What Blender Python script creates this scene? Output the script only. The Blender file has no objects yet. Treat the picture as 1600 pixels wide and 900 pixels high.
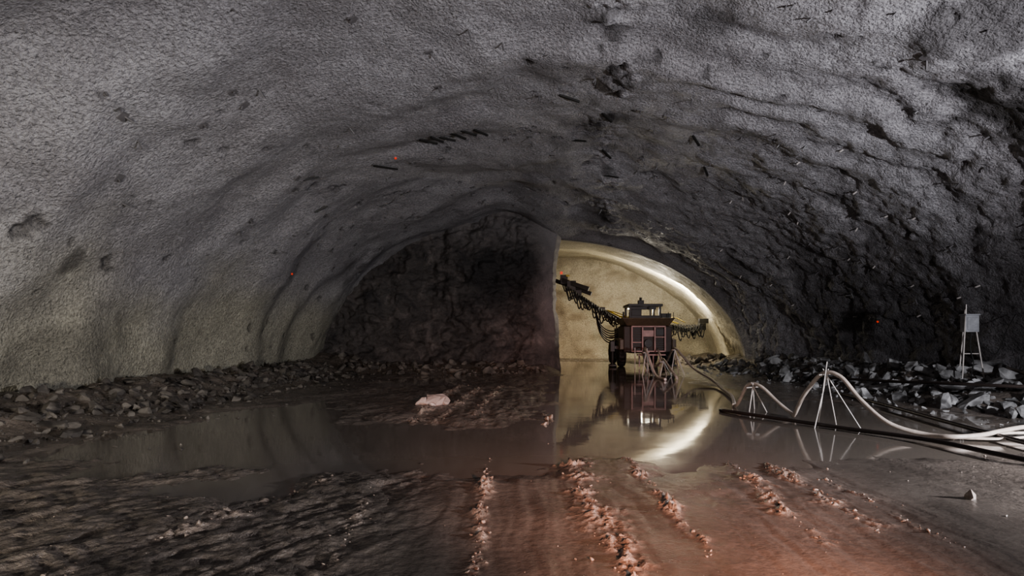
import bpy, math, random, bmesh
import numpy as np
from mathutils import Vector, Matrix
random.seed(7); RNG=np.random.RandomState(11)
S=bpy.context.scene
S.view_settings.view_transform='AgX'
S.view_settings.look='AgX - Medium High Contrast'
# ------------------------------------------------------------ noise
PERM=RNG.permutation(256); PERM=np.concatenate([PERM,PERM,PERM])
GR=RNG.normal(size=(256,3)).astype(np.float32); GR/=np.linalg.norm(GR,axis=1)[:,None]
def pn(x,y,z):
    x,y,z=np.broadcast_arrays(np.asarray(x,float),np.asarray(y,float),np.asarray(z,float))
    xi=np.floor(x).astype(int);yi=np.floor(y).astype(int);zi=np.floor(z).astype(int)
    fx=(x-xi).astype(np.float32);fy=(y-yi).astype(np.float32);fz=(z-zi).astype(np.float32)
    xi&=255;yi&=255;zi&=255
    u=fx*fx*fx*(fx*(fx*6-15)+10);v=fy*fy*fy*(fy*(fy*6-15)+10);w=fz*fz*fz*(fz*(fz*6-15)+10)
    GX,GY,GZ=GR[:,0].copy(),GR[:,1].copy(),GR[:,2].copy()
    def g(a,b,c):
        h=PERM[(PERM[(PERM[(xi+a)&255]+yi+b)&255]+zi+c)&255]
        return GX[h]*(fx-a)+GY[h]*(fy-b)+GZ[h]*(fz-c)
    def L(a,b,t): return a+(b-a)*t
    return 1.6*L(L(L(g(0,0,0),g(1,0,0),u),L(g(0,1,0),g(1,1,0),u),v),L(L(g(0,0,1),g(1,0,1),u),L(g(0,1,1),g(1,1,1),u),v),w)
def fbm(x,y,z,o=4,r=0.5):
    s=0;a=1.0;f=1.0
    for i in range(o):
        s=s+a*pn(np.asarray(x)*f+i*17.3,np.asarray(y)*f+i*5.1,np.asarray(z)*f); a*=r; f*=2.03
    return s
def sst(a,b,x):
    t=np.clip((np.asarray(x,float)-a)/(b-a),0,1); return t*t*(3-2*t)
# ------------------------------------------------------------ mesh helpers
def adopt(ob,parent):
    if parent: ob.parent=parent; ob.matrix_parent_inverse=parent.matrix_world.inverted()
def mesh_np(name,V,F,mat,smooth=True,attrs=None,parent=None):
    me=bpy.data.meshes.new(name)
    V=np.asarray(V,dtype=np.float32)
    n=len(V); k=F.shape[1]; m=len(F)
    me.vertices.add(n); me.vertices.foreach_set('co',V.ravel())
    me.loops.add(m*k); me.loops.foreach_set('vertex_index',F.astype(np.int32).ravel())
    me.polygons.add(m); me.polygons.foreach_set('loop_start',np.arange(0,m*k,k,dtype=np.int32))
    me.polygons.foreach_set('use_smooth',np.full(m,smooth))
    me.update(calc_edges=True)
    if attrs:
        for kx,a in attrs.items():
            at=me.attributes.new(kx,'FLOAT','POINT'); at.data.foreach_set('value',np.asarray(a,dtype=np.float32).ravel())
    ob=bpy.data.objects.new(name,me); S.collection.objects.link(ob)
    me.materials.append(mat); adopt(ob,parent)
    return ob
def gridF(nr,nc):
    i=np.arange(nr-1)[:,None]*nc+np.arange(nc-1)[None,:]
    i=i.ravel(); return np.stack([i,i+1,i+nc+1,i+nc],1)
class MB:
    def __init__(s): s.v=[]; s.f=[]
    def add(s,vs,fs):
        b=len(s.v); s.v+= [tuple(v) for v in vs]; s.f+=[tuple(i+b for i in f) for f in fs]
    def box(s,c,size,rot=None,taper=1.0):
        hx,hy,hz=[q/2 for q in size]; vs=[]
        for z in(-1,1):
            t=taper if z>0 else 1.0
            for x,y in((-1,-1),(1,-1),(1,1),(-1,1)):
                p=Vector((x*hx*t,y*hy*t,z*hz))
                if rot is not None: p=rot@p
                vs.append(p+Vector(c))
        s.add(vs,[(0,3,2,1),(4,5,6,7),(0,1,5,4),(1,2,6,5),(2,3,7,6),(3,0,4,7)])
    def beam(s,p0,p1,w,h,ends=0):
        p0=Vector(p0);p1=Vector(p1);d=(p1-p0)
        q=d.to_track_quat('Y','Z').to_matrix()
        s.box((p0+p1)/2,(w,d.length,h),q)
    def cyl(s,p0,p1,r,n=14,r2=None):
        s.tube([p0,p1],r,n,raw=True,r2=r2)
    def tube(s,pts,r,n=8,raw=False,sub=8,r2=None):
        P=[Vector(p) for p in pts]
        if not raw and len(P)>2:
            Q=[P[0]*2-P[1]]+P+[P[-1]*2-P[-2]]; R=[]
            for i in range(1,len(Q)-2):
                for k in range(sub):
                    t=k/sub; a,b,c,d=Q[i-1],Q[i],Q[i+1],Q[i+2]
                    R.append(0.5*((2*b)+(c-a)*t+(2*a-5*b+4*c-d)*t*t+(3*b-a-3*c+d)*t**3))
            R.append(P[-1]); P=R
        m=len(P); vs=[];fs=[]
        for i,p in enumerate(P):
            d=(P[min(i+1,m-1)]-P[max(i-1,0)]).normalized()
            up=Vector((0,0,1)) if abs(d.z)<0.95 else Vector((1,0,0))
            a=d.cross(up).normalized(); b=a.cross(d)
            rr=r if r2 is None else r+(r2-r)*i/(m-1)
            for k in range(n):
                t=2*math.pi*k/n; vs.append(p+a*math.cos(t)*rr+b*math.sin(t)*rr)
        for i in range(m-1):
            for k in range(n):
                fs.append((i*n+k,i*n+(k+1)%n,(i+1)*n+(k+1)%n,(i+1)*n+k))
        fs.append(tuple(range(n))[::-1]); fs.append(tuple((m-1)*n+k for k in range(n)))
        s.add(vs,fs)
    def obj(s,name,mat,parent=None,bevel=0,smooth=False):
        me=bpy.data.meshes.new(name); me.from_pydata(s.v,[],s.f); me.update()
        if smooth:
            for p in me.polygons: p.use_smooth=len(p.vertices)==4
        me.materials.append(mat)
        ob=bpy.data.objects.new(name,me); S.collection.objects.link(ob)
        if bevel:
            b=ob.modifiers.new('bevel','BEVEL'); b.width=bevel; b.segments=2; b.limit_method='ANGLE'
        adopt(ob,parent)
        return ob
def empty(name,loc):
    e=bpy.data.objects.new(name,None); e.location=loc; e.empty_display_size=0.3; S.collection.objects.link(e)
    e.matrix_world=Matrix.Translation(loc); return e
# ------------------------------------------------------------ materials
class NT:
    def __init__(s,name):
        s.m=bpy.data.materials.new(name); s.m.use_nodes=True; s.t=s.m.node_tree
        s.b=s.t.nodes['Principled BSDF']
        s.pos=s.t.nodes.new('ShaderNodeNewGeometry').outputs['Position']
    def L(s,a,b): s.t.links.new(a,b)
    def noise(s,scale,detail=4,rough=0.55,vec=None,dist=0):
        n=s.t.nodes.new('ShaderNodeTexNoise'); n.inputs['Scale'].default_value=scale; n.inputs['Detail'].default_value=detail
        n.inputs['Roughness'].default_value=rough; n.inputs['Distortion'].default_value=dist
        s.L(vec or s.pos,n.inputs['Vector']); return n.outputs['Fac']
    def voro(s,scale,feature='SMOOTH_F1'):
        n=s.t.nodes.new('ShaderNodeTexVoronoi'); n.feature=feature; n.inputs['Scale'].default_value=scale
        s.L(s.pos,n.inputs['Vector']); return n.outputs['Distance']
    def ramp(s,fac,stops):
        n=s.t.nodes.new('ShaderNodeValToRGB'); e=n.color_ramp.elements
        while len(e)<len(stops): e.new(0.5)
        for q,(p,c) in zip(e,stops):
            q.position=p; q.color=(c,c,c,1) if not isinstance(c,tuple) else (*c,1)
        s.L(fac,n.inputs['Fac']); return n.outputs['Color']
    def mix(s,fac,a,b,mode='MIX'):
        n=s.t.nodes.new('ShaderNodeMix'); n.data_type='RGBA'; n.blend_type=mode
        for v,i in((fac,0),(a,6),(b,7)):
            if isinstance(v,(int,float)): n.inputs[i].default_value=v
            elif isinstance(v,tuple): n.inputs[i].default_value=(*v,1)
            else: s.L(v,n.inputs[i])
        return n.outputs[2]
    def attr(s,name):
        n=s.t.nodes.new('ShaderNodeAttribute'); n.attribute_name=name; return n.outputs['Fac']
    def bump(s,h,strength,dist,prev=None):
        n=s.t.nodes.new('ShaderNodeBump'); n.inputs['Distance'].default_value=dist
        if isinstance(strength,(int,float)): n.inputs['Strength'].default_value=strength
        else: s.L(strength,n.inputs['Strength'])
        s.L(h,n.inputs['Height'])
        if prev: s.L(prev,n.inputs['Normal'])
        return n.outputs['Normal']
    def setc(s,c): s.L(c,s.b.inputs['Base Color'])
    def rough(s,r):
        if isinstance(r,(int,float)): s.b.inputs['Roughness'].default_value=r
        else: s.L(r,s.b.inputs['Roughness'])
    def spec(s,v): s.b.inputs['Specular IOR Level'].default_value=v
    def norm(s,n): s.L(n,s.b.inputs['Normal'])

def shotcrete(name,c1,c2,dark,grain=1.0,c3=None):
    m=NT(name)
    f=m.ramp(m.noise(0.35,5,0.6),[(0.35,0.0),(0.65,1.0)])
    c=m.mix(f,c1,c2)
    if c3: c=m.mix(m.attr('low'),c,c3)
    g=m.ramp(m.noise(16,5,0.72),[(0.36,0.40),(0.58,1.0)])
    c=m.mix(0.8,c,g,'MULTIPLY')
    c=m.mix(m.attr('damp_shade'),c,dark)
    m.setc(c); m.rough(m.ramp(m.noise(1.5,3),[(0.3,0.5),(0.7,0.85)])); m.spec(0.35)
    n=m.bump(m.noise(48,3,0.65),0.9*grain,0.025)
    n=m.bump(m.noise(17,3,0.6),0.85*grain,0.06,n)
    n=m.bump(m.voro(26),0.5*grain,0.04,n)
    m.norm(n); return m.m
M_shot=shotcrete('shotcrete_grey',(0.42,0.40,0.405),(0.31,0.29,0.292),(0.035,0.03,0.028),1.0,(0.42,0.39,0.315))
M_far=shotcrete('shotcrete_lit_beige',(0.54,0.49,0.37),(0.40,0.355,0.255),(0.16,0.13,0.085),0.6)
def rockface():
    m=NT('blasted_rock_face')
    c=m.ramp(m.noise(1.3,8,0.65,dist=0.6),[(0.3,(0.03,0.026,0.026)),(0.55,(0.10,0.085,0.078)),(0.75,(0.22,0.185,0.17))])
    c=m.mix(m.attr('grey'),c,(0.26,0.235,0.23))
    c=m.mix(m.attr('damp_shade'),c,(0.02,0.018,0.018))
    m.setc(c); m.rough(0.65); n=m.bump(m.noise(5,8,0.7),0.8,0.12); m.norm(m.bump(m.noise(20,3),0.6,0.03,n)); return m.m
M_rockface=rockface()
def mud():
    m=NT('wet_mud')
    h=m.attr('high'); rf=m.attr('ruf')
    c=m.mix(m.ramp(m.noise(0.8,5,0.6),[(0.35,0.0),(0.65,1.0)]),(0.135,0.110,0.092),(0.215,0.178,0.15))
    c=m.mix(h,c,(0.42,0.33,0.27))
    c=m.mix(0.6,c,m.ramp(m.noise(22,5,0.7),[(0.3,0.5),(0.65,1.0)]),'MULTIPLY')
    m.setc(c)
    r=m.ramp(m.noise(2.2,5,0.65),[(0.35,0.10),(0.65,0.32)])
    m.rough(m.mix(h,r,(0.36,0.36,0.36))); m.spec(0.65)
    n=m.bump(m.noise(38,4,0.65),rf,0.014); m.norm(m.bump(m.noise(9,5,0.68),rf,0.055,n)); return m.m
M_mud=mud()
def water():
    m=NT('muddy_water')
    m.setc(m.mix(m.noise(0.5,3),(0.155,0.13,0.108),(0.21,0.178,0.15))); m.rough(m.ramp(m.noise(0.6,3),[(0.4,0.03),(0.7,0.11)])); m.b.inputs['IOR'].default_value=1.36
    m.norm(m.bump(m.noise(2.0,2),0.06,0.02)); return m.m
M_water=water()
def rock(name,a,b,r=0.75):
    m=NT(name); m.setc(m.mix(m.ramp(m.noise(2.5,4),[(0.4,0.0),(0.6,1.0)]),a,b)); m.rough(r)
    m.norm(m.bump(m.noise(25,5,0.7),0.6,0.02)); return m.m
M_rockL=rock('rubble_rock_dark',(0.045,0.038,0.033),(0.15,0.13,0.11))
M_rockR=rock('rubble_rock_grey',(0.10,0.096,0.092),(0.36,0.35,0.34))
M_clod=rock('mud_clod',(0.22,0.17,0.135),(0.36,0.28,0.23),0.4)
M_pale=rock('pale_rock',(0.36,0.29,0.26),(0.46,0.38,0.34))
def paint(name,col,rough=0.5,metal=0.0,dirt=0.5,emit=None):
    m=NT(name); d=tuple(x*0.35 for x in col)
    m.setc(m.mix(m.ramp(m.noise(4,6,0.7),[(0.4,0.0),(0.65,dirt)]),col,d)); m.rough(rough); m.b.inputs['Metallic'].default_value=metal
    m.norm(m.bump(m.noise(30,3),0.2,0.005))
    if emit: m.b.inputs['Emission Color'].default_value=(*emit[0],1); m.b.inputs['Emission Strength'].default_value=emit[1]
    return m.m
M_yel=paint('machine_ochre_grime',(0.10,0.065,0.035)); M_dk=paint('machine_dark_steel',(0.03,0.028,0.025),0.5,0.2)
M_rub=paint('rubber',(0.02,0.019,0.018),0.7); M_pink=paint('rear_panel_redlit',(0.48,0.30,0.27),0.5)  # reddish lamp light on the rear frame is put into this pink
M_brown=paint('machine_grime',(0.06,0.043,0.034),0.6)
M_hose=paint('pale_hose',(0.50,0.42,0.36),0.45,dirt=0.6); M_rod=paint('pale_rod',(0.55,0.5,0.46),0.5)
M_pipe=paint('black_pipe',(0.06,0.045,0.04),0.35); M_box=paint('grey_box',(0.30,0.30,0.31),0.5)
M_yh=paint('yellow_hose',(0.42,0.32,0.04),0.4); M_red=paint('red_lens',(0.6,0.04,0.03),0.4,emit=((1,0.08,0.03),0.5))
M_bolt=paint('bolt_steel',(0.14,0.13,0.13),0.5); M_lens=paint('lamp_lens',(0.9,0.9,0.85),0.3,dirt=0.0,emit=((1,0.93,0.75),6.0))
# ------------------------------------------------------------ vault
def aR(Y): return np.interp(Y,[-8,13,20,27,40],[11.5,11.8,10.7,8.9,10.9])
def HR(Y): return np.interp(Y,[-8,19,27,40],[7.3,7.15,5.75,6.75])
def HL(Y): return np.interp(Y,[-8,20,27,40],[7.3,7.1,6.9,6.75])
def vault_pt(phi,Y):
    c=np.cos(phi); s=np.sin(phi)
    w=sst(-0.22,0.08,c)
    H=HL(Y)*(1-w)+HR(Y)*w
    a=np.where(c>0,aR(Y),9.5)
    return a*c, H*s
def vault_disp(x,Y,z,far=False):
    warp=0.6*pn(x*.3,Y*.25,z*.3)+0.2*pn(x*.9,Y*.6,z*.9)
    right=sst(-1,5,x)
    rib=np.sin(2*np.pi*(Y/1.35+warp*1.5))
    rib2=np.sin(2*np.pi*(Y/3.1+warp*.6+.2))
    mod=np.clip(0.5+1.1*pn(x*.25+9,Y*.2,z*.3),0.05,1.1)
    d=(0.045*right+0.010)*rib*mod*sst(0,2.2,z)+0.095*(1-.6*right)*rib2*(0.4+.6*mod)
    d=d+0.32*pn(x*.2+3,Y*.28,z*.22)+0.10*fbm(x*.7,Y*.6,z*.7,2)
    seam=np.exp(-((x-(0.3+0.09*Y+0.5*pn(Y*.6,0*Y,3.3+0*Y)))/0.5)**2)*sst(5,6.3,z)*(0 if far else 1)
    lump=np.clip(fbm(x*1.5+3,Y*1.2,z*1.5,2),0,1)*sst(3,9,x)
    d=d+(0.016+0.036*sst(2,9,x))*fbm(x*3.2,Y*3.2,z*3.2,4,0.62)+0.13*lump+seam*0.28*np.abs(fbm(x*1.8,Y*1.5,z,3,0.6))*np.clip(.4+pn(x*.5,Y*.7,z),0,1.2)
    pit=fbm(x*1.6+40,Y*1.6,z*1.6,3,0.55)
    d=d-0.35*np.clip(pit-0.8,0,1)
    return d,seam,pit
def build_vault(name,Y0,Y1,ny,nt,mat,far=False,phi0=math.pi+0.12,phi1=-0.12):
    Y=np.linspace(Y0,Y1,ny)[:,None]*np.ones((1,nt)); ph=np.linspace(phi0,phi1,nt)[None,:]*np.ones((ny,1))
    x,z=vault_pt(ph,Y)
    d,seam,pit=vault_disp(x,Y,z,far)
    if far: d=d*0.5*sst(0,1.2,Y-27)
    else: d=d*(1-sst(25.8,27.2,Y)*sst(0,1,x))
    nx=-np.cos(ph); nz=-np.sin(ph)
    V=np.stack([x+nx*d,Y,z+nz*d],-1).reshape(-1,3)
    damp_shade=np.clip(sst(0.3,0.75,fbm(x*.35+20,Y*.35,z*.35,3,0.55))*0.5*sst(-3,3,x)+seam*0.6*sst(-0.05,0.5,pn(x*2,Y*1.5,z*2))+sst(0.6,0.95,pit)*0.6,0,1)  # random damp and seam tone; recessed pits coloured darker
    for (px,py,pz,r,a) in [(7.8,10.5,5.2,1.2,.9),(6.3,9.0,6.0,.9,.7),(10.6,13,3.2,1.2,.4),(-9.2,12,0.6,1.6,.4),(3.0,10.5,6.9,.6,.5),(9.5,11.0,4.2,.9,.5),(1.2,9,7.1,.45,.8),(-6.9,6.5,4.9,.3,.6),(-8.6,11.2,2.9,.3,.6),(10.5,17,1.6,3,.6),(10,20,2.4,3,.6),(10.8,14,2.2,2.2,.5),(-6.5,24.5,3.2,1.8,.6)]:  # wet patches, plus shade of the mid right wall painted in
        dd=np.sqrt((x-px)**2+(Y-py)**2+(z-pz)**2)/r+0.5*fbm(x*1.5,Y*1.5,z*1.5,3)
        damp_shade=np.maximum(damp_shade,a*(1-sst(0.5,1.2,dd)))
    if far: damp_shade=damp_shade*0.25
    low=(1-sst(1.2,4.0,z+.8*fbm(x*.5,Y*.5,z*.5,2)))*(x<0)
    return mesh_np(name,V,gridF(ny,nt),mat,True,{'damp_shade':damp_shade.ravel(),'low':low.ravel()})
VAULT=build_vault('ceiling_tunnel_vault',-8,27.4,600,600,M_shot)
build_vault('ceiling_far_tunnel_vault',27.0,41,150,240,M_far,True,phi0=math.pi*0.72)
# end face + pillar
path=[(-11,25.6),(-8,26.3),(-5,26.7),(-1.5,26.5),(-.5,26.3),(0.1,26.25),(0.42,26.45),(0.6,26.9),(0.55,28.2),(-0.6,29.2),(-3.5,30),(-3.5,41)]
P=np.array(path); seg=np.r_[0,np.cumsum(np.hypot(*np.diff(P,axis=0).T))]
u=np.linspace(0,seg[-1],480); X=np.interp(u,seg,P[:,0]);Yp=np.interp(u,seg,P[:,1])
zz=np.linspace(-0.6,8.2,190)
Xg=X[None,:]*np.ones((190,1));Yg=Yp[None,:]*np.ones((190,1));Zg=zz[:,None]*np.ones((1,480))
wv=.5*fbm(Zg*.5,Xg*.4,0*Xg,3)
rk=1-sst(-1.1,.1,Xg+wv)
amp=(0.15+.85*rk)*np.where(Yg>27,0.3,1.0)
n=fbm(Xg*.5,Zg*.6,Yg*.5,2)*0.5+np.round(fbm(Xg*1.1+5,Zg*1.6,0*Xg,3)*4)/4*0.34+0.14*fbm(Xg*4,Zg*4,0*Xg,3,.6)
Yg2=Yg-amp*n*0.8-rk*0.9*np.exp(-Zg/0.7)
edge=np.exp(-((Yg-27.2)/1.2)**2)*sst(-.2,.5,Xg)
Xg2=Xg+0.05*fbm(Yg,Zg*1.2,Xg,3)+edge*(0.22*pn(Zg*.5,0*Zg+2.2,0*Zg)+.10*pn(Zg*1.7,0*Zg+5,0*Zg)+.04*pn(Zg*5,0*Zg+5,0*Zg)+.12*np.exp(-Zg/.4)+.25*sst(4.9,5.8,Zg))
damp_shade=np.clip(1-sst(.3,1.5,np.hypot((Xg+1.8)/1.8,(Zg-4.1)/1.3)+.5*fbm(Xg,Zg,0*Xg,4)),0,.75)*rk  # darkness of a hole in the face, painted into the colour
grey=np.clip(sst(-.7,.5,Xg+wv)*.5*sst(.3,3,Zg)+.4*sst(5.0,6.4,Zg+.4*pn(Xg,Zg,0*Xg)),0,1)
mesh_np('wall_end_rock_face',np.stack([Xg2,Yg2,Zg],-1).reshape(-1,3),gridF(190,480),M_rockface,True,{'damp_shade':damp_shade.ravel(),'grey':grey.ravel()})
xs=np.linspace(-4.5,12,180);zs=np.linspace(-.6,8.2,90);Xg,Zg=np.meshgrid(xs,zs)
Yg=40.3+0.35*fbm(Xg*.3,Zg*.3,0*Xg,4)
mesh_np('wall_far_tunnel_end',np.stack([Xg,Yg,Zg],-1).reshape(-1,3),gridF(90,180),M_far,True,{'damp_shade':(0.65*sst(0,.7,fbm(Xg*.4,Zg*.8,0*Xg,4))).ravel(),'low':0*Xg.ravel()})
# ------------------------------------------------------------ floor
def ell(x,y,cx,cy,rx,ry): return np.clip(1.35-np.sqrt(((x-cx)/rx)**2+((y-cy)/ry)**2),0,0.6)/0.6
# ruts: x1,y1,x0,y0,width,ya,yb,height
RID=[(-0.73,8.2,-0.45,4.2,.05,3,8.3,.038),(0.17,8.3,0.55,4.0,.13,3,9,.042),(0.94,8.6,1.12,4.2,.05,4.1,8.6,.038),(2.25,7.7,1.97,4.2,.08,4.2,8.0,.038),
     (2.62,7.3,2.54,4.4,.08,4.6,7.5,.034),(0.0,11.8,0.08,10.2,.10,10,12,.05),(-1.75,17,-1.9,10,.10,10,17,.05),(-1.2,18,-1.3,11,.08,11,18,.05),(-2.4,18,-2.3,10.5,.1,10,18,.05),
     (2.9,6.4,2.9,4.2,.05,4.2,6.4,.012),(-1.7,6.2,-1.4,4,.05,3.6,6.2,.02),(-2.2,6.4,-2.9,4,.08,3.6,6.4,.025)]
def floor_h(x,y):
    wob=0.25*fbm(x*.5,y*.4,0*x+8,3)
    wv2=fbm(x*.9,y*.9,0*x+51,4,.55)
    P=0*x
    for e in [(2.3,16.3,2.4,8.2),(5.0,10.6,2.4,2.6),(-2.9,8.5,3.0,2.4),(0.8,9.1,3.0,1.8),(-5.2,11.2,1.2,1.8),(2.2,30,3,5),(-3.2,21,1.5,3)]:
        P=np.maximum(P,ell(x+wob*1.6+.5*wv2,y+wob*3+.9*wv2,*e))
    z=0.022-0.10*P+0.03*fbm(x*.5,y*.35,0*x,3)
    left=1-sst(-1.8,-0.6,x)
    near=1-sst(7.0,8.5,y)
    z=z+near*.014*(1-P)
    w1=fbm(x*.6,y*.6,0*x+31,3)
    st=fbm((x-0.3*y+.5*w1)*2.6,y*.8+x*.5+w1,0*x+4,5,.62)
    st2=fbm((x+.03*y+.12*w1)*5.0,y*.35,0*x+14,3,.6)
    z=z+(0.030*left)*near*st+.006*near*(1-left)*st2+0.030*(left*near+.08*near)*np.abs(fbm(x*2.0,y*1.6,0*x+9,5,.64))
    bar=ell(x+wob,y,-1.6,17,1.9,9)
    z=z+bar*(0.055+0.03*fbm(x*2.5,y*.6,0*x,3))+.025*sst(9,11,y)*(1-sst(-.6,.3,x))*fbm(x*3,y*2,0*x+1,4,.65)
    tr=0*x
    for (x1,y1,x0,y0,w,ya,yb,a) in RID:
        lx=x0+(x1-x0)*(y-y0)/(y1-y0)+0.07*fbm(y*1.3,0*y+x0*7,0*y,3)
        d=(x-lx)/(w*np.clip(1+1.2*fbm(y*3.5,0*y+x0*3,x*2,3),.25,2.3))
        env=sst(ya,ya+.4,y)*(1-sst(yb-.4,yb,y))*np.clip(.55+1.2*fbm(y*1.6,0*y+x0*11,0*y+1,3),0.0,1.3)
        r=a*np.exp(-d**2)*env*np.clip(0.6+1.2*fbm(x*14,y*12,0*x,4,.7),.0,2.4)
        tr=np.maximum(tr,r)
    z=z+tr
    for tx,ang in[(-3.3,.1)]:
        dx=x-(tx+ang*(y-4)); m=np.exp(-(dx/.3)**4)*(1-sst(4.6,5.4,y))*sst(-.3,.3,w1)
        z=z+m*(.010*np.sin(2*np.pi*(y+np.abs(dx)*.7)/.15)-.015)
    z=z+0.005*fbm(x*6,y*6,0*x,4,.65)*(.35+.65*np.maximum(left,sst(8,9,y)))
    ml=1-sst(-8.9,-7.0,x+.6*wob*2)
    rb=np.interp(y,[-8,8,12,16,22,28,40],[9.8,9.2,8.3,7.8,7.5,7.2,8.5])
    mr=sst(0,2.2,x-rb+wob*1.5)
    z=z+ml*(.45+.15*fbm(x,y,0*x,3)+.05*fbm(x*4,y*4,0*x,3))+mr*(.6+.2*fbm(x,y,0*x+2,3))*(.55+.45*(1-sst(30,33,y)))
    z=z+.3*sst(23.5,26.0,y)*(1-sst(.1,.8,x))*(1-sst(26.5,28.5,y))
    high=np.clip(tr/0.02,0,1)*sst(.0,.03,z)
    ruf=np.clip(.18+.7*left+high*.8+.6*sst(8,10,y)+.5*sst(3.6,5,x),0,1)
    return z,high,ruf
def floor_z(x,y): return float(floor_h(np.array([float(x)]),np.array([float(y)]))[0][0])
ys=[-8.0]
while ys[-1]<2: ys.append(ys[-1]+.15)
while ys[-1]<41.5: ys.append(ys[-1]*1.0045)
ys=np.array(ys); xs=np.concatenate([np.linspace(-11,-5,110)[:-1],np.linspace(-5,-1.2,170)[:-1],np.linspace(-1.2,3.2,290)[:-1],np.linspace(3.2,13.5,170)])
Xg,Yg=np.meshgrid(xs,ys); Zg,hi,rf=floor_h(Xg,Yg)
FLOOR=mesh_np('floor_mud',np.stack([Xg,Yg,Zg],-1).reshape(-1,3),gridF(len(ys),len(xs)),M_mud,True,{'high':hi.ravel(),'ruf':rf.ravel()})
w=MB(); w.add([(-8.6,2,0),(8.6,2,0),(8.6,40,0),(-8.6,40,0)],[(0,1,2,3)]); w.obj('floor_puddle_water',M_water)
# ------------------------------------------------------------ rocks
def rock_shapes(k,sub):
    out=[]
    for i in range(k):
        bm=bmesh.new(); bmesh.ops.create_icosphere(bm,subdivisions=sub,radius=1)
        co=np.array([v.co[:] for v in bm.verts]); fc=np.array([[v.index for v in f.verts] for f in bm.faces]); bm.free()
        for _ in range(11):
            d=RNG.normal(size=3); d/=np.linalg.norm(d); h=.28+.4*RNG.rand()
            p=co@d; co=co-np.clip(p-h,0,None)[:,None]*d
        co*= (1+.12*pn(co[:,0]*2+i,co[:,1]*2,co[:,2]*2))[:,None]*1.3
        out.append((co,fc))
    return out
RS=rock_shapes(16,2)
def scatter(name,pts,mat,sink=.25,parent=None,smooth=False):
    V=[];F=[];b=0
    A=np.array(pts); fz=floor_h(A[:,0],A[:,1])[0]
    for (x,y,s),z0 in zip(pts,fz):
        co,fc=RS[RNG.randint(16)]
        sc=s*np.array([1,.5+.6*RNG.rand(),.4+.5*RNG.rand()])
        a=RNG.rand()*6.28; R=np.array([[math.cos(a),-math.sin(a),0],[math.sin(a),math.cos(a),0],[0,0,1]])
        tl=(RNG.rand()-.5)*2.2; T=np.array([[1,0,0],[0,math.cos(tl),-math.sin(tl)],[0,math.sin(tl),math.cos(tl)]])
        v=(co*sc)@T.T@R.T; v[:,2]+=max(z0,-0.02)+s*sink; v[:,0]+=x; v[:,1]+=y
        V.append(v);F.append(fc+b);b+=len(v)
    return mesh_np(name,np.concatenate(V),np.concatenate(F),mat,smooth,parent=parent)
def rs(lo,hi,e=1.8): return lo*(hi/lo)**(random.random()**e)
pl=[]
for i in range(1900):
    y=7+16.5*random.random()**1.1; x=-6.9-2.0*random.random()**.8+random.gauss(0,.3)
    pl.append((max(x,-8.9),y,rs(.018,.20,2.8)))
for i in range(200): pl.append((random.gauss(-5.9,.8),random.uniform(7,22),rs(.012,.07)))
scatter('rubble_pile',pl,M_rockL,.1)
scatter('rubble_at_face',[(random.uniform(-8.4,.1),random.uniform(23.4,25.7),rs(.05,.3)) for i in range(220)],M_rockL,.15,FLOOR)
pr=[]
for i in range(1900):
    y=11+18*random.random(); rb=np.interp(y,[8,12,16,22,28],[9.2,8.3,7.8,7.5,7.2]); x=rb+.2+2.3*random.random()+random.gauss(0,.25)
    if x<aR(y)-.5: pr.append((x,y,rs(.025,.30,2.2)))
for i in range(110):
    y=random.uniform(9,26); pr.append((np.interp(y,[8,28],[8,6.3])+random.gauss(0,.4),y,rs(.02,.1)))
pr+= [(8.6,12.4,.30),(9.3,12.9,.32),(9.9,14.6,.3),(8.2,14.2,.26),(9.0,13.6,.3),(9.2,11.6,.22)]
scatter('rubble_pile',pr,M_rockR,.2)
scatter('rubble_pile',[(random.uniform(7.4,9.2),random.uniform(30,38),rs(.1,.4)) for i in range(110)],M_rockL)
cl=[]
for (x1,y1,x0,y0,wd,ya,yb,a) in RID:
    for i in range(int(14*(yb-ya))):
        y=random.uniform(ya,yb); cl.append((x0+(x1-x0)*(y-y0)/(y1-y0)+random.gauss(0,wd*.7),y,rs(.006,.026)))
for i in range(80): cl.append((random.uniform(-4,4),random.uniform(3.8,8),rs(.005,.018)))
for i in range(220): cl.append((random.uniform(4.5,8),random.uniform(5,9),rs(.006,.018)))
scatter('mud_clods',cl,M_clod,.05,FLOOR,True)
scatter('pale_boulder',[(-2.3,12.6,.25),(-2.1,12.75,.19),(-2.5,12.5,.14),(-2.25,12.3,.1)],M_pale,.3,FLOOR)
scatter('pale_boulder',[(0.05,10.9,.08),(0.1,11.3,.09),(0.0,10.4,.06)],M_clod,.2,FLOOR)
scatter('loose_stone',[(3.85,5.55,.075)],M_clod,.4,FLOOR)
# ------------------------------------------------------------ bolts in the roof
def surf(phi,Y,off=0):
    x,z=vault_pt(np.array([phi]),np.array([Y])); d,_,_=vault_disp(x,np.array([Y]),z)
    nx,nz=-math.cos(phi),-math.sin(phi); dd=float(d[0])+off
    return Vector((float(x[0])+nx*dd,Y,float(z[0])+nz*dd)),Vector((nx,0,nz))
b=MB(); bp=MB()
for i in range(190):
    phi=random.uniform(.35,2.55); Y=random.uniform(8,25)
    p,nn=surf(phi,Y); t=(nn+Vector((random.gauss(0,.5),random.gauss(0,.5),random.gauss(0,.4)))).normalized()
    b.cyl(p-nn*.05,p+t*random.uniform(.06,.2),.018,6)
    if random.random()<.4:
        q=nn.to_track_quat('Z','Y').to_matrix(); bp.box(p+nn*.0,(.15,.15,.03),q)
b.obj('rock_bolts_steel',M_bolt,VAULT); bp.obj('rock_bolt_plates',M_bolt,VAULT)
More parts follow.
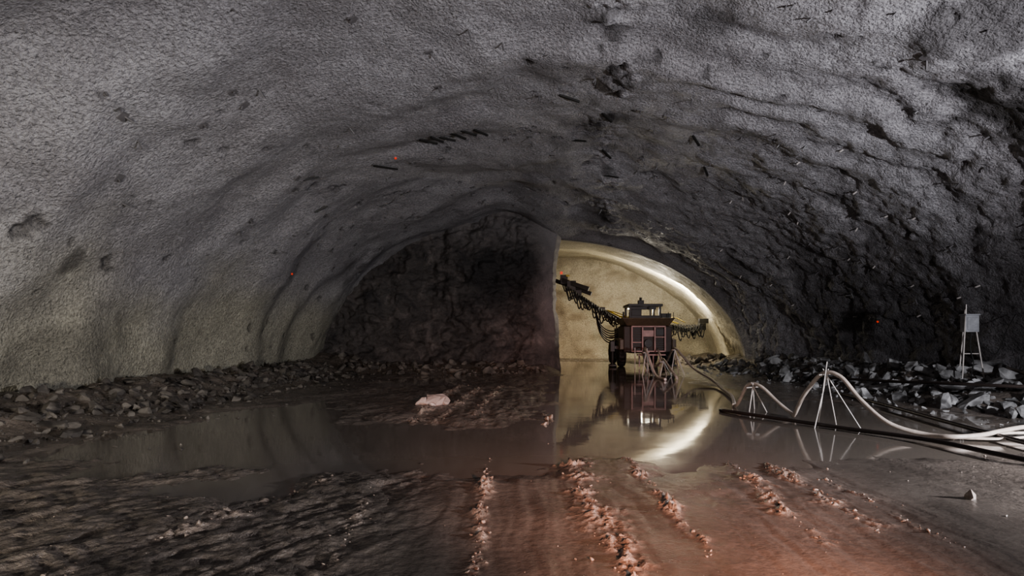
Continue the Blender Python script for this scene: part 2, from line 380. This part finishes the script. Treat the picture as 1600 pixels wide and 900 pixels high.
b=MB()
for i in range(26):
    phi=random.uniform(.25,1.0); Y=random.uniform(11,24)
    p,nn=surf(phi,Y); t=(nn+Vector((random.gauss(0,.4),-.4,random.gauss(0,.3)))).normalized()
    b.cyl(p-nn*.05,p+t*.12,.02,6)
b.obj('drain_pipe_stubs',M_rod,VAULT)
b=MB()
for (x,Y,l,ang) in [(-3.1,16.4,.6,.9),(-2.85,16.1,.45,1.0),(-2.6,16.3,.5,.8),(-2.3,16.2,.6,1.0),(-2.0,16.0,.5,.8),(-1.7,16.3,.5,.9),(-4.5,17.6,1.0,1.1),(-6.0,16.0,.4,.6),(-6.5,18.0,.4,.3),
    (.6,14.3,.5,.3),(1.0,17.6,.5,-.6),(1.9,18.6,.5,.9),(2.2,20,.6,-.7),(1.6,15.5,.4,.8),(4.0,16,.4,.8),(4.8,18,.4,.9)]:
    phi=math.acos(max(-1,min(1,x/(9.5 if x<0 else float(aR(Y)))))); p,nn=surf(phi,Y,.02)
    tx=Vector((nn.z,0,-nn.x)); d=(tx*math.cos(ang)+Vector((0,-1,0))*math.sin(ang)).normalized()
    if d.x<0: d=-d
    b.beam(p-d*l/2,p+d*l/2+nn*.08,.055,.045)
b.obj('steel_lattice_fragments',M_dk,VAULT)
b=MB()
for phi,Y in[(2.02,17.2),(2.62,20),(.28,19)]:
    p,nn=surf(phi,Y); b.cyl(p-nn*.04,p+nn*.04,.03,10)
b.obj('survey_reflectors_red',M_red,VAULT)
# ------------------------------------------------------------ jumbo
J=empty('drilling_jumbo',(4.92,29,0))
ox,oy=4.92,29.0
def W(x,y,z): return (ox+x,oy+y,z)
m=MB(); m.box(W(0,3.6,.95),(1.7,6.6,.55)); m.box(W(0,1.2,1.35),(2.3,2.2,1.25)); m.box(W(0,4.6,1.55),(1.9,2.2,.8)); m.obj('chassis_and_engine_bay',M_brown,J,.05)
m=MB(); 
m.add([W(-1.0,.1,1.98),W(1.0,.1,1.98),W(1.0,2.3,1.98),W(-1.0,2.3,1.98),W(-1.25,-.05,2.36),W(1.28,-.05,2.36),W(1.28,2.5,2.36),W(-1.25,2.5,2.36)],
      [(0,3,2,1),(4,5,6,7),(0,1,5,4),(1,2,6,5),(2,3,7,6),(3,0,4,7)])
for sx in(-1,1):
    m.box(W(sx*1.2,1.25,1.35),(.28,1.6,.1)); m.box(W(sx*1.24,.3,1.1),(.2,.5,.5)); m.box(W(sx*1.22,5,1.42),(.4,1.7,.08))
m.obj('hopper_deck_and_fenders',M_yel,J,.03)
m=MB()
for z in(.78,1.95): m.box(W(0,-.06,z),(1.6,.12,.07))
for x in(-.78,-.28,.3,.78): m.box(W(x,-.06,1.36),(.07,.12,1.2))
m.box(W(.54,-.07,1.45),(.42,.06,.05)); m.box(W(-.53,-.07,1.2),(.42,.06,.05)); m.box(W(0,-.05,1.62),(.5,.06,.3)); m.box(W(.1,-.25,.62),(1.3,.3,.08))
for x in(-.45,-.15,.2,.5): m.box(W(x,-.2,.35),(.06,.06,.6))
m.obj('rear_panel_frame',M_pink,J,.012)
m=MB()
for k in range(9): m.box(W(-.53,-.02,.9+k*.12),(.4,.04,.05))
for k in range(5): m.box(W(.54,-.02,.9+k*.1),(.4,.04,.05))
m.cyl(W(0,-.1,1.15),W(0,.0,1.15),.2,20); m.box(W(.54,-.04,1.68),(.36,.08,.3)); m.obj('rear_grille_and_reel',M_dk,J,.008)
for i,(x,y) in enumerate([(-1.12,1.25),(1.12,1.25),(-1.12,5.0),(1.12,5.0)]):
    m=MB(); wd=.38; N=40; prof=[(.30,-.5),(.5,-.5),(.59,-.42),(.62,-.25),(.62,.25),(.59,.42),(.5,.5),(.30,.5)]
    vs=[];fs=[]
    for a in range(N):
        t=2*math.pi*a/N
        for (r,q) in prof:
            rr=r-(0.03 if (a%2 and r>.6) else 0)
            vs.append(W(x+q*wd,y+math.cos(t)*rr,.62+math.sin(t)*rr))
    k=len(prof)
    for a in range(N):
        for c in range(k-1): fs.append((a*k+c,a*k+c+1,((a+1)%N)*k+c+1,((a+1)%N)*k+c))
    m.add(vs,fs); m.cyl(W(x-.14,y,.62),W(x+.14,y,.62),.31,20); m.obj('wheel_%d'%(i+1),M_rub,J)
m=MB()
for x in(-.72,.72):
    for y in(.9,2.6): m.box(W(x,y,2.65),(.10,.10,.66))
m.box(W(0,1.75,3.0),(1.66,2.1,.12)); m.box(W(0,.9,2.42),(1.5,.08,.16)); m.box(W(.25,.9,2.7),(.06,.06,.56)); m.box(W(-.3,1.9,2.6),(.5,.5,.5)); m.box(W(-.05,1.3,2.88),(1.3,.1,.16))
m.box(W(-.1,1.6,3.15),(.28,.28,.25)); m.cyl(W(-.1,1.6,3.28),W(-.1,1.6,3.42),.07,12); m.box(W(-1.0,1.3,2.5),(.08,.08,.4)); m.box(W(1.05,1.3,2.5),(.5,.5,.22))
for x in(-1.15,-.9,.95,1.2): m.cyl(W(x,0,2.36),W(x,0,2.62),.02,6)
m.obj('operator_canopy',M_dk,J,.02)
m=MB(); m.box(W(-.45,2.85,2.95),(.25,.1,.14)); m.box(W(.45,2.85,2.95),(.25,.1,.14)); m.obj('work_lamps',M_lens,J,.01)
m=MB()
for x in(-1.62,1.3):
    m.cyl(W(x,.6,.12),W(x,.6,1.25),.075,12); m.box(W(x,.6,.09),(.36,.36,.08)); m.box(W(x,.6,1.0),(.2,.2,.5)); m.beam(W(x,.6,.95),W(x*.6,.6,.95),.14,.16)
m.obj('outrigger_jacks',M_dk,J,.01)
m=MB()
m.box((4.3,32.2,2.1),(.5,.6,.6)); m.beam((4.25,32.2,2.15),(3.1,33,2.85),.26,.3); m.beam((3.15,33,2.8),(1.9,33.8,3.7),.2,.22); m.box((3.1,33,2.85),(.35,.35,.4)); m.box((1.85,33.8,3.8),(.42,.4,.45))
m.beam((2.6,33.6,3.8),(-.8,34.6,5.15),.16,.22); m.beam((2.45,33.4,4.05),(.9,33.8,4.6),.26,.24); m.box((1.5,33.7,4.25),(.5,.35,.55)); m.box((1.1,33.8,4.6),(.4,.3,.5))
m.box((6.3,32,2.0),(.45,.6,.5)); m.beam((6.3,32,2.05),(7.4,32.2,1.8),.24,.24); m.beam((7.35,32.2,1.8),(8.3,32.3,1.95),.2,.2); m.box((8.3,32.3,2.0),(.35,.35,.35))
m.beam((7.7,31.9,1.6),(8.7,33.2,2.3),.16,.22); m.box((8.45,32.6,2.3),(.5,.3,.25))
m.obj('booms_and_feeds',M_dk,J,.02)
m=MB(); m.beam((4.2,32.0,2.4),(3.4,32.6,2.85),.08,.07); m.box((1.3,33.6,4.8),(.2,.2,.1)); m.beam((3.9,31.9,2.5),(4.6,31.6,2.45),.1,.08); m.beam((6.4,31.8,2.3),(7.0,32.0,2.15),.06,.05)
m.obj('boom_cylinders_yellow',M_yh,J,.01)
m=MB(); m.box((.95,33.6,4.95),(.13,.2,.13)); m.obj('boom_marker_red',M_red,J,.02)
m=MB()
for k in range(24):
    t=k/24; a=Vector((4.1,31.9,2.2)).lerp(Vector((1.3,33.6,4.2)),t); c=a+Vector((-.42,.2,.30))
    mid=(a+c)/2+Vector((random.uniform(-.1,.1),-.15,-random.uniform(.25,.8)))
    m.tube([a,mid,c],.035,6)
for k in range(12):
    t=k/12; a=Vector((6.4,31.8,2.1)).lerp(Vector((8.2,32.2,2.1)),t); c=a+Vector((.4,0,0)); m.tube([a,(a+c)/2+Vector((0,-.15,-random.uniform(.25,.9))),c],.032,6)
for k in range(6): m.tube([(4.3,31.6,2.2),(3.6,32,1.75-.12*k),(3.0,32.6,2.1-.1*k),(2.7,33,3.0)],.03,6)
m.obj('hydraulic_hoses',M_rub,J,0,True)
m=MB(); m.tube([(4.5,31.3,2.3),(3.9,31.6,2.65),(3.3,32.3,2.85)],.025,6); m.tube([(6.2,31.3,2.3),(6.7,31.6,2.45),(7.3,31.8,2.2)],.02,6); m.obj('yellow_hose_lines',M_yh,J,0,True)
# ------------------------------------------------------------ floor hoses and stands
H=empty('water_hose_on_stands',(4.6,10.1,0))
m=MB()
m.tube([(4.0,12.9,.03),(4.02,12.7,.12),(4.15,12.5,.50),(4.3,12.2,.50),(4.5,11.8,.22),(4.6,11.4,.06),(4.45,10.9,.12),(4.45,10.5,.5),(4.6,10.15,.88),(4.78,9.9,.84),(4.95,9.6,.5),(5.15,9.2,.2),(5.5,8.9,.08),(5.75,8.6,.09),(6.2,8.7,.1),(6.6,8.9,.12),(7.1,9.1,.15),(7.6,9.15,.17),(8.4,9.4,.27)],.034,10)
m.tube([(5.75,8.66,.05),(6.3,8.95,.06),(6.9,9.0,.08),(7.5,8.9,.1),(8.3,9.0,.16)],.022,8)
m.tube([(5.9,8.75,.05),(6.4,8.6,.06),(7.0,8.75,.08),(7.6,9.0,.12),(8.3,9.25,.2)],.02,8)
m.obj('hose',M_hose,H,0,True)
def stand(m,c,h,r=.011,s=.22):
    x,y=c
    for dx,dy in((-s*.5,-.1),(s*.9,-.25),(s*.6,.3)): m.cyl((x+dx,y+dy,-.02),(x-dx*.12,y-dy*.12,h+.06),r,6)
    m.cyl((x-.13,y,h-.04),(x+.13,y,h-.02),r,6)
m=MB(); stand(m,(4.2,12.35),.5); stand(m,(4.65,10.1),.9,.009,.5); m.cyl((4.5,10.1,-.02),(4.63,10.05,1.08),.009,6)
m.obj('rod_stands',M_rod,H)
H2=empty('water_hose_on_stands',(4.6,20,0))
m=MB(); m.tube([(4.7,28.7,.9),(4.6,27.8,.95),(4.35,26,.4),(3.9,24,.9),(3.85,23,.9),(4.0,22,.1),(4.05,20.5,.05)],.045,8)
m.tube([(5.3,28.7,.9),(5.3,27,.3),(5.1,24.5,.9),(5.0,23.2,1.0),(5.2,21.5,.4),(5.2,19,.15),(4.9,17,.06),(4.55,15,.06),(4.2,13.6,.05),(4.0,12.95,.04)],.04,8)
m.tube([(4.6,28.7,.7),(4.5,26.5,.05),(4.6,24,.5),(4.5,23,.6),(4.55,21,.05)],.04,8)
m.obj('hose',M_hose,H2,0,True)
m=MB(); stand(m,(3.88,23.4),.9,.02,.3); stand(m,(5.03,23.6),1.0,.02,.35); stand(m,(4.55,23.4),.55,.02,.3); m.cyl((3.85,26,-.02),(3.85,26,1.0),.02,6); m.cyl((4.2,25,-.02),(4.2,25,1.0),.02,6)
m.obj('rod_stands',M_rod,H2)
m=MB(); m.tube([(3.5,12.2,.03),(3.9,11.2,.05),(4.6,9.9,.05),(5.3,8.6,.06),(5.5,7.4,.07),(5.7,6.2,.08),(6.0,4.5,.08)],.032,10)
m.obj('black_pipe',M_pipe,None,0,True)
m=MB(); m.tube([(7.4,15.6,.06),(7.1,13,.07),(6.7,10.2,.07),(6.45,8.2,.07),(6.3,6.0,.08)],.035,10); m.obj('black_pipe',M_pipe,None,0,True)
m=MB(); m.tube([(8.0,18,.3),(8.3,15,.4),(8.5,13,.5),(8.9,11.6,.55),(9.8,10.8,.6)],.035,8); m.obj('black_pipe',M_pipe,None,0,True)
# ------------------------------------------------------------ junction box
zb=floor_z(9.7,14)
E=empty('electrical_junction_box_on_stand',(9.7,14,zb))
m=MB(); m.box((9.7,14,1.78),(.30,.2,.38)); m.box((9.7,13.89,1.78),(.24,.02,.3)); m.box((9.7,14,1.985),(.34,.24,.03)); m.obj('box',M_box,E,.01)
m=MB()
for dx,dy in((-.16,-.1),(.14,-.1),(0,.25)):
    m.cyl((9.7+dx*1.7,14+dy*1.5,zb-.1),(9.7+dx*.8,14+dy*.6,2.1 if dx<=0 else 1.6),.015,6)
m.cyl((9.5,13.93,1.1),(9.9,13.93,1.1),.012,6); m.cyl((9.62,14,1.9),(9.62,14,2.22),.012,6); m.obj('stand',M_rod,E)
m=MB(); m.tube([(9.7,13.95,1.6),(9.65,13.9,1.2),(9.72,13.9,.9),(9.6,13.8,zb+.02),(9.2,13,floor_z(9.2,13)+.03)],.012,6); m.tube([(9.8,13.95,1.62),(9.95,13.95,1.3),(10.3,14,1.1),(10.6,14.1,1.6),(10.9,14.2,2.0)],.01,6); m.obj('cables',M_rub,E,0,True)
# ------------------------------------------------------------ lights
def light(kind,name,loc,target,energy,col,size=.5,spot=None,blend=.5):
    l=bpy.data.lights.new(name,kind); l.energy=energy; l.color=col
    if kind=='AREA': l.size=size
    else: l.shadow_soft_size=size
    if kind=='SPOT': l.spot_size=math.radians(spot); l.spot_blend=blend
    o=bpy.data.objects.new(name,l); o.location=loc
    o.rotation_euler=(Vector(target)-Vector(loc)).to_track_quat('-Z','Y').to_euler(); S.collection.objects.link(o); return o
light('SPOT','floodlight_right',(9.0,4.0,1.5),(-5,17,2.6),5200,(.90,.92,1.0),.15,135,.8)
light('SPOT','floodlight_rear',(-1.0,-7,1.0),(-3.5,18,2.6),4600,(1.0,.97,.94),.3,64,1.0)
light('SPOT','floodlight_low_left',(-3,-1,.8),(-8.8,12,1.6),1700,(1.0,.94,.80),.2,60,1.0)
light('SPOT','red_tail_lamp',(1.8,-1.2,1.7),(1.0,6.2,0.0),4600,(1.0,.46,.30),.12,40,1.0)
light('SPOT','red_tail_lamp.001',(1.6,2,2.2),(1.8,28,.8),3400,(1.0,.35,.28),.12,24,1.0)
light('POINT','jumbo_lamp',(5.2,33.6,3.0),(0,0,0),800,(1.0,.92,.76),.15)
light('SPOT','jumbo_lamp.001',(6.4,31.4,2.7),(8.2,33.0,5.6),3800,(1.0,.96,.90),.1,125,.8)
wd=bpy.data.worlds.new('tunnel_ambient'); S.world=wd; wd.use_nodes=True
wd.node_tree.nodes['Background'].inputs[0].default_value=(.5,.5,.6,1); wd.node_tree.nodes['Background'].inputs[1].default_value=.2
# ------------------------------------------------------------ camera
c=bpy.data.cameras.new('camera'); c.sensor_width=36; c.lens=21.6; c.shift_x=-50/1600; c.shift_y=75/1600; c.clip_end=200
co=bpy.data.objects.new('camera',c); co.location=(0,0,1.5); co.rotation_euler=(math.pi/2,0,0); S.collection.objects.link(co); S.camera=co
